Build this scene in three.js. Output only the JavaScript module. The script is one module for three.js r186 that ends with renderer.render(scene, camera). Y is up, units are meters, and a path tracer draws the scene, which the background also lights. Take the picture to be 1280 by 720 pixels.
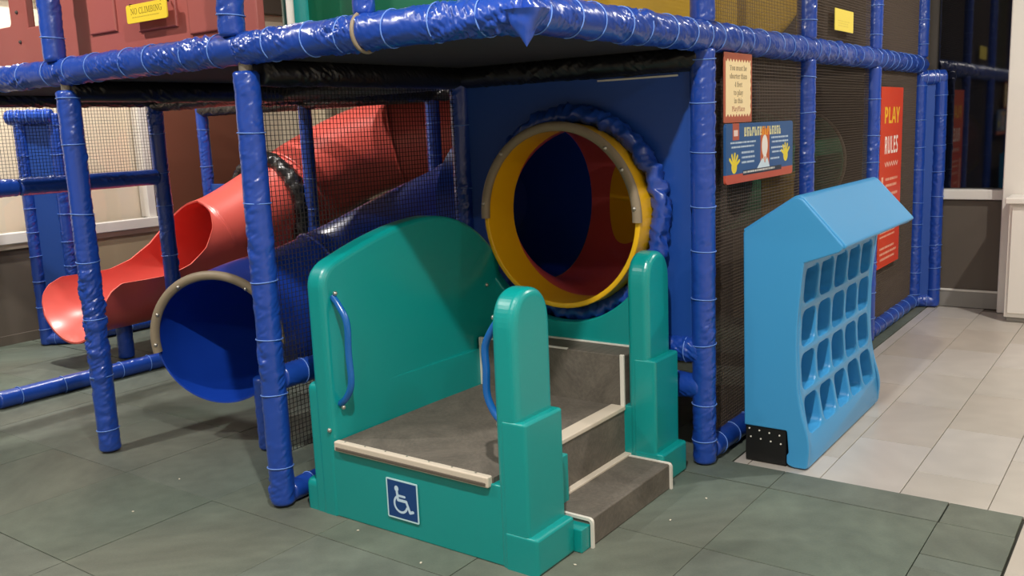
import * as THREE from 'three';
import { RoundedBoxGeometry } from 'three/addons/geometries/RoundedBoxGeometry.js';
import { mergeGeometries, toCreasedNormals, mergeVertices } from 'three/addons/utils/BufferGeometryUtils.js';
import { ImprovedNoise } from 'three/addons/math/ImprovedNoise.js';
import { RectAreaLightUniformsLib } from 'three/addons/lights/RectAreaLightUniformsLib.js';

// ---------------------------------------------------------------- camera, light, exposure
const scene = new THREE.Scene();
scene.background = new THREE.Color(0x020203);
const camera = new THREE.PerspectiveCamera(34.84, 1280 / 720, 0.05, 60);
camera.position.set(1.5136, 1.3948, 2.1619);
camera.rotation.order = 'YXZ';
camera.rotation.set(-0.17274, 0.63206, -0.04112);
const renderer = new THREE.WebGLRenderer({ antialias: true });
renderer.toneMapping = THREE.LinearToneMapping;
renderer.toneMappingExposure = 1.15;
renderer.shadowMap.enabled = true;
RectAreaLightUniformsLib.init();
const CEIL = 3.3;
const LIGHT_COLOR = 0xfff8ef, LIGHT_POWER = 2250, LAMP = 0.08; // small recessed downlights: the shadows have crisp edges
const LIGHTS = [ // x, z, strength, what it hangs above
  [0.8, 1.25, 2.3, 'above the mats in front of the step unit'], [-2.6, 1.3, 1.2, 'above the mats in front of the blue slide'], [-4.4, -0.7, 1.4, 'above the red slide chute'],
  [3.5, 1.2, 0.55, 'above the tiles behind the green mats'], [0.8, 3.0, 0.45, 'above the mats by the entrance wall'], [-2.6, 3.0, 0.6, 'above the far mats by the entrance wall'], [1.9, -3.2, 1.5, 'above the tiles by the shoe cubby'], [3.6, -2.2, 0.5, 'above the tiles by the white counter'], [-3.9, -1.9, 0.7, 'above the middle of the red slide tube']];

// ---------------------------------------------------------------- helpers
let seedState = 12345;
const rnd = () => { seedState = (seedState * 1664525 + 1013904223) >>> 0; return seedState / 4294967296; };
const perlin = new ImprovedNoise();
const nz = (x, y, z) => perlin.noise(x + 31.7, y + 17.3, z + 5.1);
const V = (x, y, z) => new THREE.Vector3(x, y, z);
const taken = new Map();
function numbered(name) { const n = taken.get(name) || 0; taken.set(name, n + 1); return n ? name + '_' + String(n).padStart(3, '0') : name; }
function shadows(o) { o.castShadow = true; o.receiveShadow = true; return o; }
function worldOf(o) { const p = V(0, 0, 0); for (let q = o; q && q !== scene; q = q.parent) p.add(q.position); return p; }
function thing(name, label, category, pos = [0, 0, 0], group) {
  const o = new THREE.Group(); o.name = numbered(name); o.position.set(...pos); scene.add(o);
  o.userData = { label, category }; if (group) o.userData.group = group; return o;
}
// a mesh whose geometry is written in world coordinates, hung under a (translated only) parent
function part(name, geo, mat, parent, label) {
  const m = shadows(new THREE.Mesh(geo, mat)); m.name = parent === scene ? numbered(name) : name;
  if (parent !== scene) m.position.copy(worldOf(parent)).negate();
  parent.add(m); if (label) m.userData.label = label; return m;
}
// the same for a geometry shared between pieces: the mesh itself is placed
function piece(name, geo, mat, parent, pos, quat) {
  const m = shadows(new THREE.Mesh(geo, mat)); m.name = name;
  m.position.set(...pos).sub(worldOf(parent)); if (quat) m.quaternion.copy(quat); parent.add(m); return m;
}
function struct(name, geo, mat, label, parent = scene) {
  const m = part(name, geo, mat, parent); if (parent === scene) { m.userData.kind = 'structure'; if (label) m.userData.label = label; } return m;
}
const merge = (...g) => mergeGeometries(g.flat().map(q => { const n = q.index ? q.toNonIndexed() : q.clone(); for (const k of Object.keys(n.attributes)) if (!['position', 'normal', 'uv'].includes(k)) n.deleteAttribute(k); return n; }));
function box(x0, x1, y0, y1, z0, z1, r = 0, seg = 2) {
  const w = Math.abs(x1 - x0), h = Math.abs(y1 - y0), d = Math.abs(z1 - z0);
  const g = r > 0 ? new RoundedBoxGeometry(w, h, d, seg, Math.min(r, w / 2.01, h / 2.01, d / 2.01)) : new THREE.BoxGeometry(w, h, d);
  return g.translate((x0 + x1) / 2, (y0 + y1) / 2, (z0 + z1) / 2);
}
function poly(pts, holes = []) { const s = new THREE.Shape(); pts.forEach(([a, b], i) => i ? s.lineTo(a, b) : s.moveTo(a, b)); s.closePath(); for (const h of holes) s.holes.push(h); return s; }
// polygon with rounded corners: [x, y, radius]
function roundPoly(pts) {
  const s = new THREE.Shape(), n = pts.length;
  for (let i = 0; i < n; i++) {
    const p = pts[i], a = pts[(i + n - 1) % n], b = pts[(i + 1) % n], r = p[2] || 0;
    const da = Math.hypot(a[0] - p[0], a[1] - p[1]), db = Math.hypot(b[0] - p[0], b[1] - p[1]);
    const k = Math.min(r, da * 0.49, db * 0.49);
    const p0 = [p[0] + (a[0] - p[0]) / da * k, p[1] + (a[1] - p[1]) / da * k], p1 = [p[0] + (b[0] - p[0]) / db * k, p[1] + (b[1] - p[1]) / db * k];
    if (i) s.lineTo(...p0); else s.moveTo(...p0);
    if (k > 0) s.quadraticCurveTo(p[0], p[1], ...p1);
  }
  s.closePath(); return s;
}
function extrude(shape, depth, bevel = 0, o = {}) {
  return new THREE.ExtrudeGeometry(shape, { depth: depth - 2 * bevel, bevelEnabled: bevel > 0, bevelThickness: bevel, bevelSize: bevel, bevelOffset: -bevel, bevelSegments: 4, curveSegments: 16, ...o }).translate(0, 0, bevel);
}
// profile (a = z, b = y) run along x from x0 to x1
const alongX = (shape, x0, x1, bevel, o) => extrude(shape, x1 - x0, bevel, o).applyMatrix4(new THREE.Matrix4().set(0, 0, 1, x0, 0, 1, 0, 0, 1, 0, 0, 0, 0, 0, 0, 1)); // mirrored, fixed below
function flip(g) { const n = g.index ? g.toNonIndexed() : g; for (const k of ['position', 'normal', 'uv']) { const a = n.attributes[k]; if (!a) continue; const s = a.itemSize, r = a.array; for (let i = 0; i < a.count; i += 3) for (let c = 0; c < s; c++) { const t = r[(i + 1) * s + c]; r[(i + 1) * s + c] = r[(i + 2) * s + c]; r[(i + 2) * s + c] = t; } } return n; }
const extX = (shape, x0, x1, bevel = 0, o) => flip(alongX(shape, x0, x1, bevel, o));
const extZ = (shape, z0, z1, bevel = 0, o) => extrude(shape, z1 - z0, bevel, o).translate(0, 0, z0);
function uvPlan(g, a, b, s = 1, fold) { const p = g.attributes.position, u = new Float32Array(p.count * 2); const A = 'xyz'.indexOf(a), B = 'xyz'.indexOf(b); for (let i = 0; i < p.count; i++) { u[2 * i] = (p.array[3 * i + A] - (fold ? p.array[3 * i + 'xyz'.indexOf(fold)] : 0)) * s; u[2 * i + 1] = p.array[3 * i + B] * s; } g.setAttribute('uv', new THREE.BufferAttribute(u, 2)); return g; }
// many axis-aligned boxes in one buffer (net cords)
function manyBoxes(list) {
  const unit = new THREE.BoxGeometry(1, 1, 1).toNonIndexed(), P = unit.attributes.position.array, N = unit.attributes.normal.array, n = P.length / 3;
  const pos = new Float32Array(list.length * n * 3), nor = new Float32Array(list.length * n * 3), uv = new Float32Array(list.length * n * 2);
  list.forEach(([x, y, z, sx, sy, sz], k) => { for (let i = 0; i < n; i++) { const o = (k * n + i) * 3; pos[o] = x + P[3 * i] * sx; pos[o + 1] = y + P[3 * i + 1] * sy; pos[o + 2] = z + P[3 * i + 2] * sz; nor[o] = N[3 * i]; nor[o + 1] = N[3 * i + 1]; nor[o + 2] = N[3 * i + 2]; } });
  const g = new THREE.BufferGeometry(); g.setAttribute('position', new THREE.BufferAttribute(pos, 3)); g.setAttribute('normal', new THREE.BufferAttribute(nor, 3)); g.setAttribute('uv', new THREE.BufferAttribute(uv, 2)); return g;
}
const catmull = pts => new THREE.CatmullRomCurve3(pts.map(p => V(...p)), false, 'centripetal');
const tube = (pts, r, n = 40, m = 12) => new THREE.TubeGeometry(catmull(pts), n, r, m);
function disc(center, axis, r, len, seg = 20) { const g = new THREE.CylinderGeometry(r, r, len, seg); g.applyQuaternion(new THREE.Quaternion().setFromUnitVectors(V(0, 1, 0), axis.clone().normalize())); return g.translate(center.x, center.y, center.z); }
// a moulded plastic shell swept along a path; half(t) is the half angle of the arc measured from the bottom (PI = closed tube)
function shell(pts, r, half, { n = 60, m = 40, th = 0.008, t0 = 0, t1 = 1, rad } = {}) {
  const c = catmull(pts), pos = [], idx = [];
  const W = 2 * (m + 1);
  for (let i = 0; i <= n; i++) {
    const t = t0 + (t1 - t0) * i / n, p = c.getPointAt(t), T = c.getTangentAt(t), S = V(0, 1, 0).cross(T).normalize(), U = T.clone().cross(S).normalize();
    const h = typeof half === 'function' ? half(t) : half, rr = rad ? rad(t) : r;
    for (let side = 0; side < 2; side++) for (let j = 0; j <= m; j++) {
      const a = -h + 2 * h * j / m, q = rr - side * th;
      const v = p.clone().addScaledVector(S, Math.sin(a) * q).addScaledVector(U, -Math.cos(a) * q); pos.push(v.x, v.y, v.z);
    }
  }
  const at = (i, s, j) => i * W + s * (m + 1) + j;
  for (let i = 0; i < n; i++) {
    for (let j = 0; j < m; j++) {
      let a = at(i, 0, j), b = at(i, 0, j + 1), d = at(i + 1, 0, j), e = at(i + 1, 0, j + 1); idx.push(a, b, d, b, e, d);
      a = at(i, 1, j); b = at(i, 1, j + 1); d = at(i + 1, 1, j); e = at(i + 1, 1, j + 1); idx.push(a, d, b, b, d, e);
    }
    for (const j of [0, m]) { const a = at(i, 0, j), b = at(i, 1, j), d = at(i + 1, 0, j), e = at(i + 1, 1, j); idx.push(a, d, b, b, d, e); }
  }
  for (const i of [0, n]) for (let j = 0; j < m; j++) { const a = at(i, 0, j), b = at(i, 0, j + 1), d = at(i, 1, j), e = at(i, 1, j + 1); idx.push(a, d, b, b, d, e); }
  const g = new THREE.BufferGeometry(); g.setAttribute('position', new THREE.Float32BufferAttribute(pos, 3)); g.setAttribute('uv', new THREE.Float32BufferAttribute(new Float32Array(pos.length / 3 * 2), 2)); g.setIndex(idx);
  return toCreasedNormals(g, 0.7);
}
function dataTex(w, h, fn, srgb = true) {
  const d = new Uint8Array(w * h * 4);
  for (let y = 0; y < h; y++) for (let x = 0; x < w; x++) { const c = fn(x / w, y / h), o = (y * w + x) * 4; d[o] = c[0]; d[o + 1] = c[1]; d[o + 2] = c[2]; d[o + 3] = 255; }
  const t = new THREE.DataTexture(d, w, h); t.magFilter = THREE.LinearFilter; t.minFilter = THREE.LinearMipmapLinearFilter; t.generateMipmaps = true;
  t.wrapS = t.wrapT = THREE.RepeatWrapping; if (srgb) t.colorSpace = THREE.SRGBColorSpace; t.needsUpdate = true; return t;
}
function canvasTex(w, h, draw) { const c = document.createElement('canvas'); c.width = w; c.height = h; draw(c.getContext('2d'), w, h); const t = new THREE.CanvasTexture(c); t.colorSpace = THREE.SRGBColorSpace; return t; }
// tiling noise
const tn = (u, v, f, s = 0) => { const a = u * Math.PI * 2, b = v * Math.PI * 2, R = f / (Math.PI * 2); return perlin.noise(Math.cos(a) * R + 9.3 + s, Math.sin(a) * R + Math.cos(b) * R + 3.7, Math.sin(b) * R + 1.9 - s); };

// ---------------------------------------------------------------- materials
const std = (color, roughness = 0.5, o = {}) => new THREE.MeshStandardMaterial({ color, roughness, ...o });
const plastic = (color, roughness = 0.32, o = {}) => new THREE.MeshPhysicalMaterial({ color, roughness, clearcoat: 0.35, clearcoatRoughness: 0.25, ...o });
const matTexture = dataTex(512, 512, (u, v) => {
  const b = 1 + 0.10 * tn(u, v, 5) + 0.09 * tn(u, v, 14, 3) + 0.07 * tn(u, v, 45, 7) + 0.05 * (rnd() - 0.5);
  const t = 0.5 + 0.9 * tn(u, v, 3, 11);
  return [(92 + 12 * t) * b, (103 + 5 * t) * b, (95 + 3 * t) * b].map(c => Math.max(0, Math.min(255, c)));
});
matTexture.repeat.set(0.42, 0.42);
const matBump = dataTex(256, 256, () => { const c = 120 + rnd() * 120; return [c, c, c]; }, false); matBump.repeat.set(3, 3);
const tileTexture = dataTex(512, 512, (u, v) => {
  const b = 1 + 0.035 * tn(u, v, 4) + 0.03 * tn(u, v, 16, 2) + 0.02 * (rnd() - 0.5);
  return [188 * b, 183 * b, 176 * b].map(c => Math.min(255, c));
});
tileTexture.repeat.set(0.8, 0.8);
const treadTexture = dataTex(256, 256, (u, v) => { const b = 1 + 0.12 * tn(u, v, 6) + 0.1 * tn(u, v, 40, 4) + 0.12 * (rnd() - 0.5); return [98 * b, 92 * b, 84 * b]; });
treadTexture.repeat.set(2, 2);
const M = {
  mat: [0xffffff, 0xf9f7f3, 0xf6faf5, 0xfbfaf6].map(c => std(c, 0.62, { map: matTexture, bumpMap: matBump, bumpScale: 0.0006 })),
  tile: [0xffffff, 0xf6f3ee, 0xfbfaf7].map(c => std(c, 0.34, { map: tileTexture })),
  grout: std(0x8d857a, 0.9), subfloor: std(0x3a3a34, 0.9),
  blueVinyl: plastic(0x1a45a6, 0.3, { clearcoat: 0.6 }),
  bluePanel: plastic(0x1b4aa0, 0.42, { clearcoat: 0.1 }), tie: std(0x6b93e0, 0.4),
  blackVinyl: plastic(0x17171b, 0.35), // black plastic sheeting under the deck and round the red tube
  pipe: std(0x8a8478, 0.4, { metalness: 0.5 }),
  teal: plastic(0x069290, 0.3), tread: std(0xffffff, 0.75, { map: treadTexture }), trim: std(0xcfc4b4, 0.55), whiteTrim: std(0xdedbd2, 0.5),
  handle: plastic(0x1560ae, 0.25), screw: std(0xb9b7b0, 0.3, { metalness: 0.8 }),
  blueSlide: plastic(0x1844b4, 0.28), redSlide: plastic(0xe8645a, 0.36), redTube: plastic(0xd05a5a, 0.3), yellow: plastic(0xf0bb14, 0.3), tan: std(0x8d806c, 0.5), green: plastic(0x0c6a4c, 0.35), greenTube: plastic(0x4f9a72, 0.4), yellowDull: plastic(0xd1aa32, 0.4),
  sky: plastic(0x3f9cd8, 0.36, { clearcoat: 0.2 }), black: std(0x0d0d0f, 0.5),
  net: std(0x1a1718, 0.8), netBrown: std(0x63574e, 0.8), deck: std(0x2a2a30, 0.85), redPanel: plastic(0xa85a54, 0.42),
  wallWhite: std(0xe6dfd0, 0.8), wallBrown: std(0x5d554c, 0.7), wallCream: std(0xd8ccb4, 0.85), ceiling: std(0xdcdad4, 0.9), sill: std(0xe2e0da, 0.45), tanPanel: std(0xa8987c, 0.8), blind: std(0xefe4cc, 0.9),
  white: std(0xe9e6df, 0.45), grey: std(0x8f8c86, 0.6), darkDoor: std(0x4a4540, 0.7),
  glass: new THREE.MeshPhysicalMaterial({ color: 0xffffff, roughness: 0.02, transmission: 1, thickness: 0, ior: 1.5 }),
  nightGlass: new THREE.MeshPhysicalMaterial({ color: 0x0b0d13, roughness: 0.04, ior: 1.9 }), brownGlass: new THREE.MeshPhysicalMaterial({ color: 0x6e4638, roughness: 0.25, ior: 1.5 }),
};

// ---------------------------------------------------------------- room shell
const floor = struct('floor', box(-5.4, 5.1, -0.12, -0.016, -5.2, 5.6), M.subfloor, 'floor of green rubber mats and pale tiles');
{ // rubber mats, 0.6 m, edge strips at the tiles; each its own piece
  const xs = [-5.25], zs = [-1.27, -1.075];
  for (let x = -5.083; x < 0.95; x += 0.6) xs.push(+x.toFixed(3)); xs.push(1.155);
  for (let z = -0.48; z < 3.4; z += 0.6) zs.push(+z.toFixed(3));
  const gap = 0.0012;
  const mk = (x0, x1, z0, z1, k) => {
    if (z0 === -1.075) z0 += 0.004; if (z1 === -1.075) z1 -= 0.003;
    const g = uvPlan(box(x0 + gap, x1 - gap, -0.016, 0.0 + (k % 3) * 0.0006, z0 + gap, z1 - gap, 0.0015, 1), 'x', 'z');
    part('rubber_mat', g, M.mat[k % 4], floor);
  };
  let k = 0;
  for (let i = 0; i + 1 < xs.length; i++) for (let j = 0; j + 1 < zs.length; j++) {
    if (zs[j] > 2.2 && xs[i] < -3) continue;
    const last = i === xs.length - 2;
    if (last && zs[j] >= -1.08 && zs[j] < -0.5) { mk(xs[i], xs[i + 1], -1.075, -0.80, k++); mk(xs[i], xs[i + 1], -0.80, -0.70, k++); mk(xs[i], xs[i + 1], -0.70, -0.48, k++); continue; }
    if (last && j === 0) { continue; }
    mk(xs[i], xs[i + 1], last && j === 1 ? -1.27 : zs[j], zs[j + 1], (k++ * 7) % 5);
  }
  part('rubber_mat', uvPlan(box(0.92, 1.152, -0.016, 0.0, -1.267, -1.078, 0.003, 1), 'x', 'z'), M.mat[1], floor);
  // mats under the play frame, behind the first strip
  const zb = [-5.0, -4.0, -2.87, -1.27];
  for (let i = 0; i + 1 < xs.length - 2; i++) { for (let z = -1.27; z > -4.9; z -= 0.6) { const x1 = Math.min(xs[i + 1], 0.09); if (xs[i] < 0.09) mk(xs[i], x1, Math.max(z - 0.6, -4.95), z, (k++ * 7) % 5); } }
}
{ // pale floor tiles 0.3 x 0.6 beside the mats
  part('tile_bed', box(0.09, 5.0, -0.016, -0.010, -4.98, -1.272), M.grout, floor);
  part('tile_bed', box(1.16, 5.0, -0.016, -0.010, -1.272, 5.5), M.grout, floor);
  const xl = []; for (let x = 0.155; x < 2.6; x += 0.2955) xl.push(x);
  let k = 0;
  for (let i = 0; i < xl.length; i++) {
    const off = (i % 2) * 0.3 + 0.07;
    for (let z = -5.2 + off; z < 1.6; z += 0.6) {
      let z0 = Math.max(z, -4.96), z1 = Math.min(z + 0.6, 1.6), x0 = xl[i], x1 = xl[i] + 0.2955;
      if (x0 < 1.15 && x1 > 1.15 && z1 > -1.27) { if (z0 < -1.27) z1 = -1.272; else x0 = 1.16; }
      else if (x1 <= 1.16) { if (z0 > -1.3) continue; z1 = Math.min(z1, -1.272); }
      if (z1 - z0 < 0.02) continue;
      part('floor_tile', uvPlan(box(x0 + 0.0014, x1 - 0.0014, -0.012, -0.003, z0 + 0.0014, z1 - 0.0014, 0.0015, 1), 'x', 'z'), M.tile[(k++ * 5) % 3], floor);
    }
  }
  part('floor_tile_border', uvPlan(box(2.83, 5.0, -0.012, -0.003, -4.96, 5.5), 'x', 'z'), M.tile[0], floor);
  part('floor_tile_border', uvPlan(box(0.095, 0.153, -0.012, -0.003, -4.96, -1.272), 'x', 'z'), M.tile[0], floor);
  part('floor_tile_border', uvPlan(box(1.16, 2.83, -0.012, -0.003, 1.6, 5.5), 'x', 'z'), M.tile[0], floor);
}
struct('ceiling', box(-5.5, 5.2, CEIL, CEIL + 0.12, -5.2, 5.7), M.ceiling, 'plain off-white ceiling');
struct('wall_right', box(5.0, 5.15, 0, CEIL, -5.1, 5.6), M.wallCream, 'plain cream side wall');
struct('wall_front', box(-5.4, 5.1, 0, CEIL, 5.5, 5.65), M.wallCream, 'plain cream wall behind the camera');
// back wall: brown dado, sill and dark night window to the right of the frame
const BZ = -4.93;
struct('wall_back', merge(box(-5.4, 5.1, 0, 0.77, BZ - 0.15, BZ), box(-5.4, 0.02, 0.77, CEIL, BZ - 0.15, BZ), box(0.02, 5.1, 2.75, CEIL, BZ - 0.15, BZ), box(0.60, 5.1, 0.77, 2.75, BZ - 0.15, BZ)), M.wallBrown, 'brown-grey lower wall below the dark window');
struct('baseboard_back', merge(box(0.1, 0.6, 0, 0.115, BZ, BZ + 0.012, 0.003)), M.grey, 'beige-grey baseboard under the brown wall');
struct('trim_1', box(0.1, 0.6, 0.115, 0.13, BZ, BZ + 0.018, 0.004), M.whiteTrim, 'thin white strip on top of the baseboard');
{
  const w = struct('window_1', merge(box(0.02, 0.07, 0.83, 2.75, BZ - 0.1, BZ - 0.02), box(0.55, 0.6, 0.83, 2.75, BZ - 0.1, BZ - 0.02), box(0.02, 0.6, 2.7, 2.75, BZ - 0.1, BZ - 0.02)), M.darkDoor, 'dark window at night above the white sill');
  part('window_sill', box(0.05, 0.6, 0.77, 0.84, BZ - 0.12, BZ + 0.035, 0.008), M.sill, w, 'white window sill');
  part('pane', box(0.07, 0.55, 0.84, 2.7, BZ - 0.07, BZ - 0.062), M.nightGlass, w, 'dark reflecting pane');
}
struct('trim_2', box(0.545, 1.0, 0, CEIL, BZ - 0.02, BZ + 0.13, 0.01), M.white, 'white column beside the dark window');
// left wall with window band
const WX = -5.25;
struct('wall_left', merge(box(WX - 0.15, WX, 0, 0.72, -5.0, 5.6), box(WX - 0.15, WX, 2.5, CEIL, -5.0, 5.6), box(WX - 0.15, WX, 0.72, 2.5, 1.2, 5.6), box(WX - 0.15, WX, 0.72, 2.5, -3.35, -3.2), box(WX - 0.15, WX, 0.72, 2.5, -2.26, -2.16)), M.wallBrown, 'dark brown lower wall beneath the window band');
struct('baseboard_left', box(WX, WX + 0.014, 0, 0.07, -5.0, 5.5, 0.003), M.wallBrown, 'brown baseboard');
struct('trim_3', box(WX, WX + 0.01, 0.07, 0.70, -3.3, -1.38), M.tanPanel, 'tan panel below the window sill behind the red slide');
{
  const w = struct('window_2', merge(box(WX - 0.02, WX + 0.045, 0.72, 0.80, -2.26, 1.2, 0.008), box(WX - 0.1, WX + 0.012, 0.80, 2.5, -2.2, -2.13, 0.006), box(WX - 0.1, WX + 0.012, 0.80, 2.5, -1.56, -1.50, 0.006)), M.sill, 'window with a pale cream blind behind the play frame');
  part('window_apron', box(WX, WX + 0.02, 0.68, 0.725, -2.26, 1.2, 0.005), M.wallCream, w);
  part('blind', box(WX - 0.13, WX - 0.12, 0.78, 2.5, -2.2, 1.2), M.blind, w, 'cream roller blind');
  part('pane', box(WX - 0.04, WX - 0.034, 0.80, 2.5, -1.5, 1.2), M.glass, w, 'clear pane');
  part('pane', box(WX - 0.04, WX - 0.034, 0.80, 2.5, -2.13, -1.56), M.glass, w, 'clear pane');
  const d = struct('window_3', merge(box(WX - 0.1, WX + 0.01, 0.72, 0.80, -3.2, -2.26), box(WX - 0.1, WX + 0.01, 2.4, 2.5, -3.2, -2.26)), M.darkDoor, 'dark brown-tinted window behind the red slide');
  part('pane', box(WX - 0.06, WX - 0.05, 0.80, 2.4, -3.2, -2.26), M.brownGlass, d, 'dark brown pane');
  const e = struct('window_4', merge(box(WX - 0.1, WX + 0.01, 0.72, 0.80, -5.0, -3.35), box(WX - 0.1, WX + 0.01, 0.8, 2.5, -4.2, -4.12)), M.wallCream, 'far window with cream blind');
  part('blind', box(WX - 0.12, WX - 0.1, 0.78, 2.5, -5.0, -3.35), M.blind, e, 'cream blind');
}
// ceiling lights
for (const [x, z, power, above] of LIGHTS) {
  const t = thing('ceiling_light', 'round recessed ceiling downlight ' + above, 'light', [x, CEIL, z], 'ceiling downlights');
  part('trim_ring', new THREE.TorusGeometry(0.095, 0.014, 10, 36).rotateX(Math.PI / 2).translate(x, CEIL - 0.006, z), M.white, t);
  part('diffuser', new THREE.CylinderGeometry(0.088, 0.088, 0.012, 32).translate(x, CEIL - 0.008, z), std(0xffffff, 0.6, { emissive: LIGHT_COLOR, emissiveIntensity: 6 }), t);
  const l = new THREE.RectAreaLight(LIGHT_COLOR, LIGHT_POWER * power, LAMP, LAMP); l.name = 'lamp_light'; l.position.set(0, -0.022, 0); l.rotation.x = -Math.PI / 2; t.add(l);
}

// ---------------------------------------------------------------- padded pipes of the play frame
const MOD = 1.2, BEAM = 1.71, PR = 0.047;
const tieGeos = new Map();
function tieGeo(r) { const k = r.toFixed(3); if (!tieGeos.has(k)) tieGeos.set(k, new THREE.TorusGeometry(r, 0.0022, 6, 26).rotateX(Math.PI / 2)); return tieGeos.get(k); }
function padGeo(L, r, seed, amp, diag, bunch) {
  const n = Math.max(4, Math.ceil(L / 0.006)), m = 44, pos = [], idx = [];
  for (let i = 0; i <= n; i++) {
    const s = i / n * L, end = Math.min(s, L - s), cap = end < 0.018 ? Math.sqrt(Math.max(0, 1 - Math.pow(1 - end / 0.018, 2))) * 0.22 + 0.78 : 1;
    for (let j = 0; j < m; j++) {
      const th = j / m * Math.PI * 2, cx = Math.cos(th), cz = Math.sin(th);
      let A = amp; if (bunch) for (const [b0, b1, ba] of bunch) if (s > b0 && s < b1) A += ba * Math.sin(Math.PI * (s - b0) / (b1 - b0));
      const q = s * 24 + diag * (cx * 1.5 + cz * 1.1);
      const n1 = nz(q, cx * 0.5 + seed, cz * 0.5), n2 = nz(s * 52 - diag * 2.2 * cx + diag * cz, cx * 0.8 - seed, cz * 0.8 + seed), n3 = nz(s * 34 + diag * 2.5 * cz, cx * 0.6 + seed * 2, cz * 0.6);
      const fold = v => Math.pow(Math.max(0, 1 - Math.abs(v) * 5), 1.6);
      const gate = Math.max(0.1, 0.5 + 1.1 * nz(s * 5 + seed * 3, cx * 0.7, cz * 0.7));
      const rr = (r + A * gate * (0.6 * n1 + 0.3 * n2 - 0.42 * fold(n1) - 0.30 * fold(n2) - 0.34 * fold(n3) + 0.25) + 0.0018 * nz(s * 4, cx + seed, cz)) * cap;
      pos.push(cx * rr, s, cz * rr);
    }
  }
  for (let i = 0; i < n; i++) for (let j = 0; j < m; j++) { const a = i * m + j, b = i * m + (j + 1) % m, c = a + m, d = b + m; idx.push(a, c, b, b, c, d); }
  const c0 = pos.length / 3; pos.push(0, 0, 0, 0, L, 0);
  for (let j = 0; j < m; j++) { idx.push(c0, j, (j + 1) % m); idx.push(c0 + 1, n * m + (j + 1) % m, n * m + j); }
  const g = new THREE.BufferGeometry(); g.setAttribute('position', new THREE.Float32BufferAttribute(pos, 3)); g.setAttribute('uv', new THREE.Float32BufferAttribute(new Float32Array(pos.length / 3 * 2), 2)); g.setIndex(idx); g.computeVertexNormals(); return g;
}
let padSeed = 0;
function pad(name, a, b, mat, parent, { r = PR, amp = 0.0065, diag = 0.5, gap = 0.2, bunch, ties = true } = {}) {
  const A = V(...a), B = V(...b), L = A.distanceTo(B), q = new THREE.Quaternion().setFromUnitVectors(V(0, 1, 0), B.clone().sub(A).normalize());
  padSeed += 1.37;
  const g = padGeo(L, r, padSeed, amp, diag, bunch);
  const m = shadows(new THREE.Mesh(g, mat)); m.name = name; m.position.copy(A).sub(worldOf(parent)); m.quaternion.copy(q); parent.add(m);
  if (ties) for (let s = gap * (0.35 + 0.4 * rnd()); s < L - 0.03; s += gap * (0.75 + 0.5 * rnd())) {
    const t = shadows(new THREE.Mesh(tieGeo(r + 0.0025), M.tie)); t.name = 'tie'; t.position.set(0, s, 0); t.rotation.set((rnd() - 0.5) * 0.16, 0, (rnd() - 0.5) * 0.16); m.add(t);
  }
  return m;
}
const frame = thing('play_frame', 'indoor climbing frame of blue padded posts and wrinkled vinyl-wrapped beams with black netting', 'play frame', [0, 0, 0]);
const joint = (x, y, z) => piece('bare_pipe', jointGeo, M.pipe, frame, [x, y, z]);
const jointGeo = new THREE.CylinderGeometry(0.024, 0.024, 0.2, 16);
const R = k => -MOD * k;
// front-right face, x = 0
for (let k = 1; k <= 4; k++) {
  pad('post', [0, 0.005, R(k)], [0, BEAM - 0.045, R(k)], M.blueVinyl, frame, { bunch: k === 1 ? [[0.02, 0.2, 0.003], [0.3, 0.6, 0.003]] : undefined });
  pad('post', [0, BEAM + 0.045, R(k)], [0, 2.7, R(k)], M.blueVinyl, frame, {});
}
for (let k = 0; k < 4; k++) pad('beam', [0, BEAM, R(k) + (k ? 0.005 : 0.03)], [0, BEAM, R(k + 1) - 0.005], M.blueVinyl, frame, { r: 0.056, amp: 0.016, diag: 2.4, gap: 0.16 });
for (let k = 1; k < 4; k++) pad('floor_rail', [0, 0.05, R(k) - 0.05], [0, 0.05, R(k + 1) + 0.05], M.blueVinyl, frame, { amp: 0.002, gap: 0.17 });
// front-left face, z = 0
for (let k = 0; k < 4; k++) pad('beam', [-MOD * k + (k ? 0.005 : 0.03), BEAM, 0], [-MOD * (k + 1) - 0.005, BEAM, 0], M.blueVinyl, frame, { r: 0.056, amp: 0.018, diag: 2.8, gap: 0.2 });
for (let k = 1; k <= 3; k++) {
  joint(-MOD * k, BEAM - 0.08, 0);
  pad('post', [-MOD * k, 0.008, 0], [-MOD * k, BEAM - 0.08, 0], M.blueVinyl, frame, { gap: 0.26, bunch: k === 2 ? [[0.25, 1.0, 0.012]] : k === 1 ? [[0.38, 0.68, 0.012], [0, 0.14, 0.012]] : undefined });
  pad('post', [-MOD * k - 0.03, BEAM + 0.04, 0.02], [-MOD * k - 0.03, 2.7, 0.02], M.blueVinyl, frame, { gap: 0.2 });
}
pad('post', [-0.6, BEAM + 0.05, 0], [-0.6, 2.7, 0], M.blueVinyl, frame, { r: 0.036 });
part('strap', new THREE.TorusGeometry(0.061, 0.007, 8, 28).rotateY(Math.PI / 2).translate(-0.6, BEAM, 0), M.tan, frame, 'tan strap around the beam');
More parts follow.
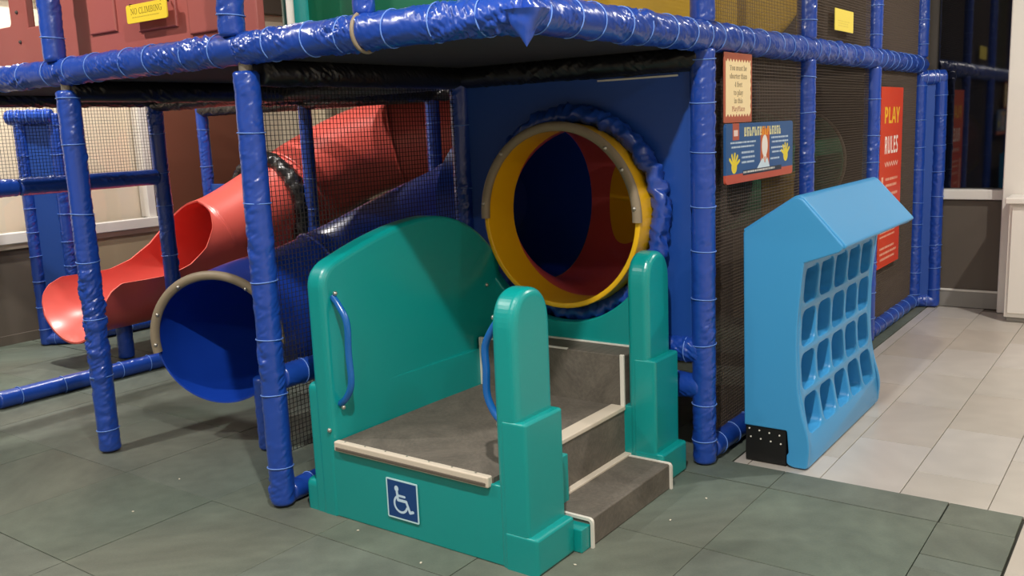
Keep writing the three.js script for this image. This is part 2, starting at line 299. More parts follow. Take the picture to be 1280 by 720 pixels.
{ // loose vinyl flap hanging at the corner of the beam
  const g = new THREE.ConeGeometry(0.052, 0.10, 28, 16, false).rotateX(Math.PI), p = g.attributes.position;
  for (let i = 0; i < p.count; i++) { const x = p.getX(i), y = p.getY(i), z = p.getZ(i), k = 1 + 0.35 * nz(x * 40, y * 25, z * 40); p.setXYZ(i, x * k * 1.2, y, z * k * 0.7); }
  g.computeVertexNormals(); part('vinyl_flap', g.rotateY(0.7).translate(0.04, BEAM - 0.05, 0.035), M.blueVinyl, frame, 'loose pointed end of the vinyl wrap');
}
// inner posts
const inner = [[-MOD, -MOD, M.blueVinyl], [-3 * MOD, -MOD, M.blueVinyl], [-3 * MOD, -2 * MOD, M.blueVinyl], [-2 * MOD, -2 * MOD, M.blueVinyl], [-4 * MOD, -2 * MOD, M.blueVinyl], [-MOD, -2 * MOD, M.blueVinyl], [-MOD, -4 * MOD, M.blueVinyl]];
for (const [x, z, m] of inner) pad('post', [x, 0.005, z], [x, BEAM - 0.05, z], m, frame, { gap: 0.25 });
// end panels with their two posts
for (const [x, z] of [[-4.8, -1.2], [-4.97, -1.05], [0.125, -4.87]]) pad('post', [x, 0.005, z], [x, 1.62, z], M.blueVinyl, frame, { gap: 0.17, r: 0.042 });
function vinylPanel(a, b, y0, y1, th = 0.02) {
  const A = V(a[0], 0, a[1]), B = V(b[0], 0, b[1]), L = A.distanceTo(B), g = new RoundedBoxGeometry(L, y1 - y0, th, 2, 0.006);
  g.rotateY(-Math.atan2(B.z - A.z, B.x - A.x)); g.translate((A.x + B.x) / 2, (y0 + y1) / 2, (A.z + B.z) / 2);
  return part('vinyl_panel', g, M.bluePanel, frame, 'smooth blue vinyl panel between two posts');
}
vinylPanel([0, -4.8], [0.125, -4.87], 0.06, 1.6); vinylPanel([-4.8, -1.2], [-4.97, -1.05], 0.06, 1.6);
pad('beam', [-0.02, 1.62, -4.79], [0.15, 1.62, -4.885], M.blueVinyl, frame, { r: 0.05, amp: 0.006, diag: 2, gap: 0.04 });
pad('beam', [-4.77, 1.6, -1.18], [-5.03, 1.6, -1.0], M.blueVinyl, frame, { r: 0.05, amp: 0.006, diag: 2, gap: 0.06 });
pad('floor_rail', [0, 0.045, -4.8], [0.13, 0.045, -4.87], M.blueVinyl, frame, { r: 0.042, gap: 0.05 });
pad('floor_rail', [-4.8, 0.045, -1.2], [-4.97, 0.045, -1.05], M.blueVinyl, frame, { r: 0.042, gap: 0.1 });
pad('floor_rail', [-4.8, 0.05, -1.25], [-4.8, 0.05, -2.35], M.blueVinyl, frame, {});
// rails on the far-left bay and stub rails beside the step unit
pad('floor_rail', [-3 * MOD, 0.05, -0.06], [-3 * MOD, 0.05, -MOD + 0.05], M.blueVinyl, frame, { amp: 0.003 });
pad('rail', [-3 * MOD, 1.185, -0.02], [-3 * MOD, 1.185, -0.32], M.blueVinyl, frame, {});
pad('rail', [-3 * MOD, 1.185, -0.32], [-3 * MOD, 1.185, -MOD + 0.03], M.blueVinyl, frame, { ties: false });
pad('rail', [-MOD, 0.5, -0.03], [-MOD, 0.5, -MOD + 0.05], M.blueVinyl, frame, { amp: 0.005, diag: 2 });
pad('floor_rail', [-MOD, 0.045, -0.03], [-MOD, 0.045, -MOD + 0.05], M.blueVinyl, frame, { r: 0.042, amp: 0.004 });
pad('rail', [0.0, 0.475, -MOD], [-MOD + 0.05, 0.475, -MOD], M.blueVinyl, frame, { r: 0.05, amp: 0.014, diag: 2 });
pad('rail', [0.0, 0.325, -MOD], [-MOD + 0.05, 0.325, -MOD], M.blueVinyl, frame, { r: 0.05, amp: 0.014, diag: 2 });
// beams under the deck
for (const [a, b] of [[[-MOD, 1.63, -0.05], [-MOD, 1.63, -2.4]], [[0, 1.63, -MOD], [-3.6, 1.63, -MOD]], [[-1.2, 1.63, -2.4], [-4.8, 1.63, -2.4]], [[-2.4, 1.63, 0], [-2.4, 1.63, -2.4]], [[-3.6, 1.66, 0], [-3.6, 1.66, -2.4]]]) pad('under_beam', a, b, M.blackVinyl, frame, { r: 0.05, amp: 0.010, diag: 1.5, ties: false });
// deck boards, one per bay
for (const [x, z] of [[0, 0], [-1.2, 0], [-2.4, 0], [0, -1.2], [0, -2.4], [0, -3.6], [-1.2, -2.4], [-2.4, -2.4], [-1.2, -3.6], [-2.4, -3.6]]) part('deck_board', box(x - 1.19, x - 0.01, 1.67, 1.72, z - 1.19, z - 0.01, 0.01), M.deck, frame);
part('bay_edge', box(-0.46, -0.10, 1.566, 1.573, -1.195, -1.186), M.whiteTrim, frame, 'thin pale strip along the top of the blue panel');
// blue panel with the round opening
const HC = [-0.575, 1.02], HR = 0.375;
{
  const hole = new THREE.Path(); hole.absarc(HC[0] - 0.01, HC[1], HR + 0.012, 0, Math.PI * 2, false);
  part('hole_panel', extZ(poly([[-1.155, 0.47], [-0.05, 0.47], [-0.05, 1.62], [-1.155, 1.62]], [hole]), -1.215, -1.195, 0.003, { curveSegments: 64 }), M.bluePanel, frame, 'blue panel with a round opening');
}
// nets of thin cords
function net(plane, at, u0, u1, y0, y1, pitch, th, mat, label) {
  const L = [], h = (y0 + y1) / 2, w = (u0 + u1) / 2;
  for (let u = u0; u <= u1; u += pitch) L.push(plane === 'x' ? [at, h, u, th, y1 - y0, th] : [u, h, at, th, y1 - y0, th]);
  for (let y = y0; y <= y1; y += pitch) L.push(plane === 'x' ? [at, y, w, th, th, u1 - u0] : [w, y, at, u1 - u0, th, th]);
  const m = part('net', manyBoxes(L), mat, frame, label); m.userData.kind = 'stuff'; return m;
}
net('x', -1.2, -1.16, -0.04, 0.2, 1.6, 0.0185, 0.0019, M.net, 'black square-mesh netting');
net('x', -3.6, -1.16, -0.04, 1.2, 1.64, 0.0185, 0.0017, M.net, 'black square-mesh netting');
for (let k = 1; k < 4; k++) {
  net('x', -0.01, R(k + 1) + 0.04, R(k) - 0.04, 0.08, 1.66, 0.014, [0, 0.0024, 0.0012, 0.0034][k], M.netBrown, 'fine dark brown netting');
  net('x', -0.01, R(k + 1) + 0.04, R(k) - 0.04, 1.76, 2.65, 0.014, [0, 0.0013, 0.0020, 0.0028][k], M.netBrown, 'fine dark brown netting');
}
part('vinyl_panel', box(-4.76, -3.64, 0.05, 1.05, -2.41, -2.39, 0.005), M.bluePanel, frame, 'blue panel around the red slide tube');

// ---------------------------------------------------------------- step unit (wheelchair transfer)
{
  const t = thing('step_unit', 'teal moulded step unit with low platform, grey treads and arched guard', 'step unit', [-0.55, 0, -0.55]);
  // arched guard along the left: profile in (z, y)
  const arch = new THREE.Shape();
  arch.moveTo(-0.03, 0); arch.lineTo(-0.03, 0.86); arch.quadraticCurveTo(-0.035, 0.925, -0.10, 0.95);
  arch.quadraticCurveTo(-0.40, 1.055, -0.62, 1.058); arch.quadraticCurveTo(-0.88, 1.05, -1.04, 0.88); arch.quadraticCurveTo(-1.09, 0.83, -1.09, 0.78); arch.lineTo(-1.09, 0); arch.closePath();
  const g1 = extX(arch, -1.015, -0.925, 0.022);
  const band = (z0, z1, y1, x0, x1) => extX(roundPoly([[z0, 0], [z1, 0], [z1, y1, 0.03], [z0, y1, 0.03]]), x0, x1, 0.014);
  const g2 = band(-1.09, -0.032, 0.50, -1.05, -0.96), g3 = band(-1.09, -0.034, 0.12, -1.10, -0.96);
  const g4 = extrude(poly([[-0.94, 0.22], [-0.926, 0.22], [-0.9255, 0.32], [-0.904, 1.07], [-0.94, 1.07]]), 0.23, 0.003).rotateX(-Math.PI / 2).translate(0, 0.225, 0);
  part('guard_panel', merge(g1, g2, g3, g4), M.teal, t, 'arched teal guard');
  // front panel below the platform
  part('front_panel', merge(box(-0.96, -0.15, 0, 0.275, -0.10, -0.0335, 0.006), box(-0.96, -0.15, 0, 0.27, -0.4, -0.09, 0.004)), M.teal, t);
  // two rounded newel posts: profile in (z, y)
  const newel = (z0, z1, front) => {
    const w = z0 - z1, top = 0.905, s = new THREE.Shape();
    s.moveTo(z0, 0); s.lineTo(z0, top - 0.13); s.bezierCurveTo(z0, top - 0.03, z0 - w * 0.25, top, z0 - w * 0.5, top); s.bezierCurveTo(z1 + w * 0.25, top, z1, top - 0.03, z1, top - 0.13); s.lineTo(z1, 0); s.closePath();
    const a = extX(s, -0.185, -0.092, 0.026, { bevelSegments: 6 });
    const sh = (y1, x1, e) => extX(roundPoly([[z0 + e, 0], [z1 - e - 0.003, 0], [z1 - e - 0.003, y1, 0.01], [z0 + e, y1, 0.01]]), -0.16, x1, 0.012);
    return merge(a, sh(0.495, -0.062, 0.002), sh(0.125, -0.030, 0.0045));
  };
  part('newel_post', newel(-0.03, -0.235), M.teal, t, 'rounded teal post');
  part('newel_post', newel(-0.895, -1.09), M.teal, t, 'rounded teal post');
  part('side_board', box(-0.27, -0.15, 0, 0.30, -1.06, -0.898, 0.003), M.teal, t);
  part('side_board', box(-0.07, -0.003, 0, 0.082, -0.30, -0.24, 0.004), M.teal, t);
  // back panel with a concave cut for the tunnel ring
  const bp = new THREE.Shape(); const cr = 0.445;
  bp.moveTo(-0.96, 0.3); bp.lineTo(-0.12, 0.3); bp.lineTo(-0.12, HC[1] - Math.sqrt(Math.max(0, cr * cr - (0.455) * (0.455) + 0.05)));
  { const a0 = Math.atan2(-0.30, 0.33), a1 = -Math.PI - 0.36; for (let i = 0; i <= 40; i++) { const a = -0.75 + (-Math.PI + 0.42 + 0.75) * i / 40; const x = HC[0] + Math.cos(a) * cr, y = HC[1] + Math.sin(a) * cr; if (x > -0.96 && x < -0.12) bp.lineTo(x, y); } }
  bp.lineTo(-0.985, 0.855); bp.lineTo(-0.985, 0.3); bp.closePath();
  part('back_panel', extZ(bp, -1.10, -1.045, 0.008, { curveSegments: 10 }), M.teal, t);
  // platform, treads and risers
  part('platform', uvPlan(box(-0.92, -0.205, 0.24, 0.294, -0.905, -0.04, 0.003), 'x', 'z'), M.tread, t, 'grey textured platform top');
  part('nosing', box(-0.915, -0.21, 0.262, 0.30, -0.045, -0.018, 0.006), M.trim, t, 'pale edge strip');
  part('nosing_insert', box(-0.905, -0.22, 0.268, 0.280, -0.030, -0.015, 0.003), M.wallBrown, t);
  for (let i = 0; i < 7; i++) piece('screw', screwGeo(), M.screw, t, [-0.87 + i * 0.1, 0.300, -0.034]);
  part('nosing', box(-0.262, -0.198, 0.279, 0.298, -0.905, -0.24, 0.005), M.trim, t, 'pale edge strip');
  part('riser', uvPlan(box(-0.26, -0.203, 0.05, 0.28, -0.905, -0.24, 0.003), 'z', 'y'), M.tread, t, 'grey textured riser');
  part('nosing', box(-0.205, -0.175, 0.098, 0.108, -0.905, -0.26, 0.003), M.trim, t, 'pale edge strip');
  part('step', uvPlan(box(-0.21, 0.0, 0.0, 0.10, -0.905, -0.295, 0.006), 'x', 'z', 1, 'y'), M.tread, t, 'grey textured lowest step');
  for (const z of [-0.297, -0.883]) part('edge_trim', extZ(roundPoly([[-0.2, 0.094], [0.0, 0.094, 0.012], [0.0, 0.0], [0.009, 0.0], [0.009, 0.104, 0.02], [-0.2, 0.104]]), z - 0.006, z + 0.006), M.whiteTrim, t, 'white edge strip');
  part('riser', uvPlan(box(-0.91, -0.20, 0.28, 0.50, -1.04, -0.895, 0.004), 'x', 'y'), M.tread, t, 'grey textured upper step');
  part('edge_trim', box(-0.215, -0.197, 0.294, 0.505, -0.90, -0.888, 0.003), M.whiteTrim, t, 'white edge strip');
  part('edge_trim', box(-0.912, -0.894, 0.294, 0.505, -0.90, -0.888, 0.003), M.whiteTrim, t, 'white edge strip');
  part('edge_trim', box(-0.91, -0.2, 0.50, 0.506, -1.045, -1.03, 0.002), M.whiteTrim, t, 'white edge strip');
  part('edge_trim', box(-0.91, -0.46, 0.498, 0.505, -0.905, -0.892, 0.002), M.whiteTrim, t, 'white edge strip');
  // grab handles
  const hb = (x, dx, z, y0, y1) => {
    const h = part('grab_handle', tube([[x, y1, z], [x + dx * 0.45, y1 - 0.03, z], [x + dx, y1 - 0.085, z], [x + dx, (y0 + y1) / 2, z], [x + dx, y0 + 0.075, z], [x + dx * 0.45, y0 + 0.02, z], [x, y0, z]], 0.0125, 60, 14), M.handle, t, 'blue grab handle');
    for (const y of [y0, y1]) piece('bolt', boltGeo(), M.screw, h, [x + dx * 0.25, y + (y === y1 ? 0.012 : -0.012), z]);
  };
  hb(-0.925, 0.062, -0.075, 0.425, 0.825); hb(-0.187, -0.052, -0.075, 0.475, 0.80);
  // accessibility sticker on the front
  const tex = canvasTex(512, 512, (c, w) => {
    c.fillStyle = '#bfe3ec'; c.fillRect(0, 0, w, w); c.fillStyle = '#123f7c'; c.fillRect(20, 20, w - 40, w - 40);
    c.fillStyle = c.strokeStyle = '#c3dcf2'; c.lineCap = 'round'; c.lineJoin = 'round';
    c.beginPath(); c.ellipse(168, 118, 34, 38, 0, 0, 7); c.fill();
    c.lineWidth = 38; c.beginPath(); c.moveTo(172, 150); c.lineTo(184, 262); c.lineTo(318, 262); c.lineTo(372, 392); c.lineTo(420, 376); c.stroke();
    c.lineWidth = 30; c.beginPath(); c.moveTo(182, 205); c.lineTo(296, 205); c.stroke();
    c.lineWidth = 30; c.beginPath(); c.arc(226, 310, 104, -2.2, 0.35, true); c.stroke();
  });
  const sg = extrude(roundPoly([[-0.672, 0.063, 0.006], [-0.526, 0.063, 0.006], [-0.526, 0.209, 0.006], [-0.672, 0.209, 0.006]]), 0.002); sg.translate(0, 0, -0.030);
  fitUV(sg, 'x', 'y'); part('accessibility_sticker', sg, std(0xffffff, 0.4, { map: tex }), t, 'square blue sticker with a white wheelchair symbol');
  piece('bolt', boltGeo(), M.screw, t, [-0.94, 0.335, -0.026], new THREE.Quaternion().setFromAxisAngle(V(1, 0, 0), Math.PI / 2));
  piece('bolt', boltGeo(), M.screw, t, [-0.924, 0.72, -0.98], new THREE.Quaternion().setFromAxisAngle(V(0, 0, 1), Math.PI / 2));
}
function screwGeo() { return screwGeo.g ||= new THREE.CylinderGeometry(0.0035, 0.0035, 0.003, 10); }
function boltGeo() { return boltGeo.g ||= new THREE.SphereGeometry(0.0085, 14, 8); }
function fitUV(g, a, b, mirror) {
  g.computeBoundingBox(); const bb = g.boundingBox, p = g.attributes.position, u = new Float32Array(p.count * 2), A = 'xyz'.indexOf(a), B = 'xyz'.indexOf(b), mn = bb.min.toArray(), mx = bb.max.toArray();
  for (let i = 0; i < p.count; i++) { const s = (p.array[3 * i + A] - mn[A]) / (mx[A] - mn[A]); u[2 * i] = mirror ? 1 - s : s; u[2 * i + 1] = (p.array[3 * i + B] - mn[B]) / (mx[B] - mn[B]); }
  g.setAttribute('uv', new THREE.BufferAttribute(u, 2)); return g;
}

// ---------------------------------------------------------------- crawl tunnel behind the steps
{
  const [cx, cy] = HC, zF = -1.03;
  const t = thing('crawl_tunnel', 'yellow-rimmed round tunnel entrance with red interior above the step unit', 'tunnel', [cx, cy - HR, -1.2]);
  const lathe = (pts, seg = 72, a0 = 0, a1 = Math.PI * 2) => new THREE.LatheGeometry(pts.map(p => new THREE.Vector2(...p)), seg, a0, a1).rotateX(Math.PI / 2).translate(cx, cy, 0);
  // lathe axis y becomes z
  part('entrance_ring', lathe([[0.362, zF - 0.19], [0.362, zF - 0.004], [0.366, zF], [0.381, zF], [0.385, zF - 0.006], [0.385, zF - 0.19], [0.362, zF - 0.19]]), M.yellow, t, 'yellow plastic ring');
  // half ring of tan edge trim over the top of the rim
  const tr = new THREE.TorusGeometry(0.374, 0.02, 12, 60, Math.PI * 1.02).rotateZ(-0.03).scale(1, 1, 0.9).translate(cx, cy, zF + 0.002);
  part('edge_trim', tr, M.tan, t, 'tan edge trim over the upper half of the rim');
  for (const a of [0.12, 0.55, 0.85, 2.35, 3.0]) piece('bolt', boltGeo(), M.screw, t, [cx + Math.cos(a) * 0.374, cy + Math.sin(a) * 0.374, zF + 0.02]);
  // wrinkled vinyl collar between ring and panel
  const col = new THREE.TorusGeometry(0.418, 0.036, 18, 220); { const p = col.attributes.position; for (let i = 0; i < p.count; i++) { const x = p.getX(i), y = p.getY(i), z = p.getZ(i), a = Math.atan2(y, x), rr = Math.hypot(x, y); const k = 1 + 0.05 * nz(Math.cos(a) * 12, Math.sin(a) * 12, z * 40) + 0.035 * nz(Math.cos(a) * 26, Math.sin(a) * 26, z * 50); p.setXYZ(i, x * k, y * k, z * 1.3 * (1 + 0.3 * nz(a * 9, z * 10, 2))); } col.computeVertexNormals(); col.translate(cx, cy, -1.15); }
  part('vinyl_collar', col, M.blueVinyl, t, 'wrinkled blue vinyl collar');
  // red elbow turning left, with an oval yellow opening in its outer wall, then dark tube
  const bend = 0.40, el = (a0, a1, r, f0, f1, n, m, inside) => {
    const pos = [], idx = [];
    for (let i = 0; i <= n; i++) { const a = a0 + (a1 - a0) * i / n; for (let j = 0; j <= m; j++) { const f = f0 + (f1 - f0) * j / m, rho = bend + r * Math.cos(f); pos.push(cx - bend + rho * Math.cos(a), cy + r * Math.sin(f), zF - 0.18 - rho * Math.sin(a)); } }
    for (let i = 0; i < n; i++) for (let j = 0; j < m; j++) { const a = i * (m + 1) + j, b = a + 1, c = a + m + 1, d = c + 1; idx.push(a, b, c, b, d, c); }
    const g = new THREE.BufferGeometry(); g.setAttribute('position', new THREE.Float32BufferAttribute(pos, 3)); g.setAttribute('uv', new THREE.Float32BufferAttribute(new Float32Array(pos.length / 3 * 2), 2)); g.setIndex(idx); g.computeVertexNormals(); return g;
  };
  const red = M.redTube.clone(); red.side = THREE.DoubleSide; const nav = M.blueSlide.clone(); nav.side = THREE.DoubleSide; const yel = M.yellow.clone(); yel.side = THREE.DoubleSide;
  part('elbow_tube', el(0, Math.PI / 2, 0.366, 0, Math.PI * 2, 30, 64), red, t, 'red curved tube section');
  part('rear_tube', merge(new THREE.CylinderGeometry(0.362, 0.362, 0.45, 64, 1, true).rotateZ(Math.PI / 2).translate(cx - bend - 0.225, cy, zF - 0.18 - bend), new THREE.CircleGeometry(0.362, 48).rotateY(Math.PI / 2).translate(cx - bend - 0.45, cy, zF - 0.18 - bend)), nav, t, 'dark blue tube section');
  { // yellow oval piece set into the outer wall of the elbow
    const pos = [], idx = [], n = 8, m = 40; for (let i = 0; i <= n; i++) for (let j = 0; j <= m; j++) { const k = i / n, b = j / m * Math.PI * 2; const a = 1.2 + k * 0.22 * Math.cos(b), f = -0.05 + k * 0.6 * Math.sin(b), r = 0.362 - 0.0 + 0.03 * (1 - k * k) * 0, rho = bend + r * Math.cos(f); pos.push(cx - bend + rho * Math.cos(a), cy + r * Math.sin(f), zF - 0.18 - rho * Math.sin(a)); }
    for (let i = 0; i < n; i++) for (let j = 0; j < m; j++) { const a = i * (m + 1) + j, b = a + 1, c = a + m + 1, d = c + 1; idx.push(a, b, c, b, d, c); }
    const g = new THREE.BufferGeometry(); g.setAttribute('position', new THREE.Float32BufferAttribute(pos, 3)); g.setAttribute('uv', new THREE.Float32BufferAttribute(new Float32Array(pos.length / 3 * 2), 2)); g.setIndex(idx); g.computeVertexNormals();
    part('side_piece', g, yel, t, 'yellow oval section in the tunnel wall');
  }
}

// ---------------------------------------------------------------- blue tube slide
{
  const t = thing('tube_slide', 'blue tube slide with tan-rimmed mouth beside the step unit', 'slide', [-1.8, 0, -0.6]);
  const path = [[-1.965, 0.505, -0.32], [-2.03, 0.512, -0.448], [-2.075, 0.53, -0.62], [-2.04, 0.565, -0.86], [-1.95, 0.66, -1.15], [-1.84, 0.81, -1.55], [-1.70, 0.96, -1.96], [-1.6, 1.12, -2.4], [-1.6, 1.25, -2.8]];
  const r = 0.302;
  part('exit_section', shell(path, r, Math.PI, { t0: 0, t1: 0.28, n: 40, m: 64 }), M.blueSlide, t, 'blue slide mouth section');
  part('upper_section', shell(path, r + 0.003, Math.PI, { t0: 0.281, t1: 0.62, n: 40, m: 64 }), M.blueSlide, t, 'blue tube section');
  part('upper_section', shell(path, r, Math.PI, { t0: 0.621, t1: 1, n: 40, m: 64 }), M.blueSlide, t, 'blue tube section');
  const c = catmull(path);
  for (const [k, w] of [[0.28, 0.016], [0.62, 0.016]]) { const p = c.getPointAt(k), T = c.getTangentAt(k); const g = new THREE.TorusGeometry(r + 0.004, w * 0.6, 8, 64); g.applyQuaternion(new THREE.Quaternion().setFromUnitVectors(V(0, 0, 1), T)); part('seam_flange', g.translate(p.x, p.y, p.z), M.blueSlide, t); }
  const p = c.getPointAt(0), T = c.getTangentAt(0);
  const Q = new THREE.Quaternion().setFromRotationMatrix(new THREE.Matrix4().lookAt(p, c.getPointAt(0.02), V(0, 1, 0)));
  const g = new THREE.TorusGeometry(r - 0.004, 0.021, 12, 70, Math.PI * 1.08).rotateZ(-0.02 * Math.PI).applyQuaternion(Q); part('edge_trim', g.translate(p.x, p.y, p.z), M.tan, t, 'tan edge trim over the upper rim of the mouth');
  for (const a of [-0.1, 0.5, 0.95, 2.1, 2.7, 3.2]) { const v = V(Math.cos(a) * (r - 0.012), Math.sin(a) * (r - 0.012), 0.019).applyQuaternion(Q).add(p); piece('bolt', boltGeo(), M.screw, t, [v.x, v.y, v.z]); }
  pad('support_post', [-1.77, 0.003, -0.40], [-1.77, 0.34, -0.40], M.blueVinyl, t, { r: 0.045, ties: false });
}
// ---------------------------------------------------------------- red slide
{
  const t = thing('tube_slide', 'red slide with tube and open flared chute exit at the far left', 'slide', [-4.05, 0, -1.1]);
  const path = [[-4.06, 0.57, -0.76], [-4.06, 0.565, -0.95], [-4.06, 0.57, -1.25], [-4.06, 0.60, -1.6], [-4.05, 0.67, -1.95], [-4.05, 0.83, -2.35], [-4.0, 1.06, -2.8], [-3.8, 1.26, -3.2], [-3.4, 1.36, -3.5], [-2.9, 1.42, -3.65], [-2.2, 1.5, -3.7]];
  const r = 0.35, c = catmull(path), L = c.getLength();
  // half angle from the distance along the path
  const half = tt => { const s = tt * L; const k = [[0, 0.9], [0.012, 1.1], [0.035, 1.28], [0.08, 1.42], [0.16, 1.53], [0.5, 1.52], [0.66, 1.62], [0.82, 1.85], [0.95, 2.2], [1.03, 2.6], [1.07, Math.PI]]; for (let i = 1; i < k.length; i++) if (s < k[i][0]) { const f = (s - k[i - 1][0]) / (k[i][0] - k[i - 1][0]); return k[i - 1][1] + (k[i][1] - k[i - 1][1]) * f; } return Math.PI; };
  const e = 1.08 / L;
  part('chute', shell(path, r, half, { t0: 0, t1: e, n: 70, m: 48, th: 0.012, rad: tt => r + 0.05 * Math.pow(Math.max(0, 1 - tt * L / 0.25), 2) }), M.redSlide, t, 'open red chute end');
  part('tube_section', shell(path, r, Math.PI, { t0: e, t1: 0.44, n: 40, m: 56 }), M.redSlide, t, 'red tube section');
  part('tube_section', shell(path, r + 0.002, Math.PI, { t0: 0.4405, t1: 0.66, n: 40, m: 56 }), M.redSlide, t, 'red tube section');
  part('tube_section', shell(path, r, Math.PI, { t0: 0.6605, t1: 1, n: 40, m: 56 }), M.redSlide, t, 'red tube section');
  for (const k of [0.44, 0.66]) { const p = c.getPointAt(k), T = c.getTangentAt(k); const g = new THREE.TorusGeometry(r + 0.006, 0.012, 8, 60); g.applyQuaternion(new THREE.Quaternion().setFromUnitVectors(V(0, 0, 1), T)); part('seam_flange', g.translate(p.x, p.y, p.z), M.redSlide, t); }
  { const col = new THREE.TorusGeometry(0.39, 0.06, 16, 120), p = col.attributes.position; for (let i = 0; i < p.count; i++) { const x = p.getX(i), y = p.getY(i), z = p.getZ(i), a = Math.atan2(y, x), k = 1 + 0.05 * nz(Math.cos(a) * 12, Math.sin(a) * 12, z * 18); p.setXYZ(i, x * k, y * k, z * (1 + 0.4 * nz(a * 9, 2, 1))); } col.computeVertexNormals(); part('vinyl_collar', col.translate(-4.05, 0.84, -2.36), M.blackVinyl, t, 'crumpled black vinyl collar'); }
  pad('support_post', [-4.05, 0.003, -1.1], [-4.05, 0.23, -1.1], M.blueVinyl, t, { r: 0.05, ties: false });
}

// ---------------------------------------------------------------- shoe cubby
{
  const z0 = -1.315, z1 = -2.385;
  const t = thing('shoe_cubby', 'light blue house-shaped shoe cubby with twenty open holes on pale tiles', 'shoe rack', [0.25, 0, -1.85]);
  const top = roundPoly([[0.125, 0.80], [0.125, 0.945, 0.012], [0.335, 1.075, 0.02], [0.495, 0.90, 0.01], [0.36, 0.835], [0.345, 0.80]]);
  part('upper_body', extZ(top, z1 + 0.01, z0 - 0.01, 0.002), M.sky, t);
  const sidePts = [[0.125, 0.152, 0.005], [0.302, 0.152, 0.008], [0.310, 0.06, 0.02], [0.302, 0.05, 0.008], [0.302, 0.012, 0.02], [0.33, 0.002, 0.02], [0.386, 0.004, 0.015], [0.396, 0.11, 0.06], [0.346, 0.28, 0.12], [0.334, 0.55, 0.15], [0.362, 0.835], [0.498, 0.885, 0.008], [0.512, 0.905, 0.012], [0.337, 1.098, 0.03], [0.118, 0.952, 0.012]];
  part('side_panel', extZ(roundPoly(sidePts), z0 - 0.028, z0, 0.006), M.sky, t, 'light blue side panel');
  part('side_panel', extZ(roundPoly(sidePts), z1, z1 + 0.028, 0.006), M.sky, t, 'light blue side panel');
  part('back_panel', box(0.125, 0.15, 0.152, 0.85, z1 + 0.01, z0 - 0.01), M.sky, t);
  const roof = roundPoly([[0.118, 0.945, 0.008], [0.336, 1.085, 0.02], [0.505, 0.89, 0.012], [0.522, 0.905, 0.014], [0.338, 1.105, 0.03], [0.112, 0.958, 0.008]]);
  part('roof', extZ(roof, z1 - 0.004, z0 - 0.012, 0.006), M.sky, t, 'light blue sloped roof top');
  // front panel with the holes, in (u = distance from z0 towards the back, v = height)
  const W = z0 - z1 - 0.03, cols = 5, rows = 4, pw = 0.196, hw = 0.168, hh = 0.150, ph = 0.177;
  const rr = (u, v, w, h, b) => { const s = b ? new THREE.Path() : new THREE.Shape(), r = 0.046; s.moveTo(u + r, v); s.lineTo(u + w - r, v); s.quadraticCurveTo(u + w, v, u + w, v + r); s.lineTo(u + w, v + h - r); s.quadraticCurveTo(u + w, v + h, u + w - r, v + h); s.lineTo(u + r, v + h); s.quadraticCurveTo(u, v + h, u, v + h - r); s.lineTo(u, v + r); s.quadraticCurveTo(u, v, u + r, v); return s; };
  const spots = []; for (let i = 0; i < cols; i++) for (let j = 0; j < rows; j++) spots.push([0.035 + i * pw, 0.132 + j * ph]);
  const bendX = y => { // front surface: kicks out towards the floor
    const k = [[0, 0.386], [0.06, 0.388], [0.12, 0.381], [0.2, 0.366], [0.28, 0.352], [0.4, 0.342], [0.55, 0.341], [0.7, 0.348], [0.9, 0.364]]; for (let i = 1; i < k.length; i++) if (y <= k[i][0]) { const f = (y - k[i - 1][0]) / (k[i][0] - k[i - 1][0]); return k[i - 1][1] + (k[i][1] - k[i - 1][1]) * f; } return 0.364; };
  const toWorld = g => { const p = g.attributes.position; for (let i = 0; i < p.count; i++) { const u = p.getX(i), v = p.getY(i), w = p.getZ(i); p.setXYZ(i, bendX(v) - 0.0 + w, v, z0 - 0.015 - u); } return g; };
  const fp = toWorld(extrude(poly([[0, 0.004], ...Array.from({ length: 21 }, (_, i) => [W, 0.004 + i * 0.0418]), ...Array.from({ length: 20 }, (_, i) => [0, 0.84 - i * 0.0418])], spots.map(([u, v]) => rr(u, v, hw, hh, true))), 0.02, 0.004, { curveSegments: 6, bevelSegments: 2 }).translate(0, 0, -0.02));
  part('front_panel', toCreasedNormals(fp, 0.6), M.sky, t, 'light blue front with rounded openings');
  for (const [u, v] of spots) {
    const pts = rr(u, v, hw, hh).getPoints(5), pos = [], idx = [], D = 0.17; pts.pop(); const n = pts.length;
    for (const d of [0.012, D]) for (const q of pts) { const k = d === D ? 0.9 : 1; pos.push(u + hw / 2 + (q.x - u - hw / 2) * k, v + hh * 0.5 + (q.y - v - hh * 0.5) * (d === D ? 0.9 : 1), -d); }
    for (let i = 0; i < n; i++) { const j = (i + 1) % n; idx.push(i, j, n + i, j, n + j, n + i); }
    const c = pos.length / 3; pos.push(u + hw / 2, v + hh / 2, -D); for (let i = 0; i < n; i++) idx.push(c, n + i, n + (i + 1) % n);
    const g = new THREE.BufferGeometry(); g.setAttribute('position', new THREE.Float32BufferAttribute(pos, 3)); g.setAttribute('uv', new THREE.Float32BufferAttribute(new Float32Array(pos.length / 3 * 2), 2)); g.setIndex(idx);
    part('cubby_hole', toCreasedNormals(toWorld(g), 0.6), M.skyIn ||= Object.assign(M.sky.clone(), { side: THREE.DoubleSide }), t);
  }
  const b = part('base_bracket', merge(box(0.128, 0.298, 0.002, 0.15, z0 - 0.04, z0 - 0.008, 0.004), box(0.15, 0.29, 0.002, 0.14, z1 + 0.04, z0 - 0.04)), M.black, t, 'black base bracket with screws');
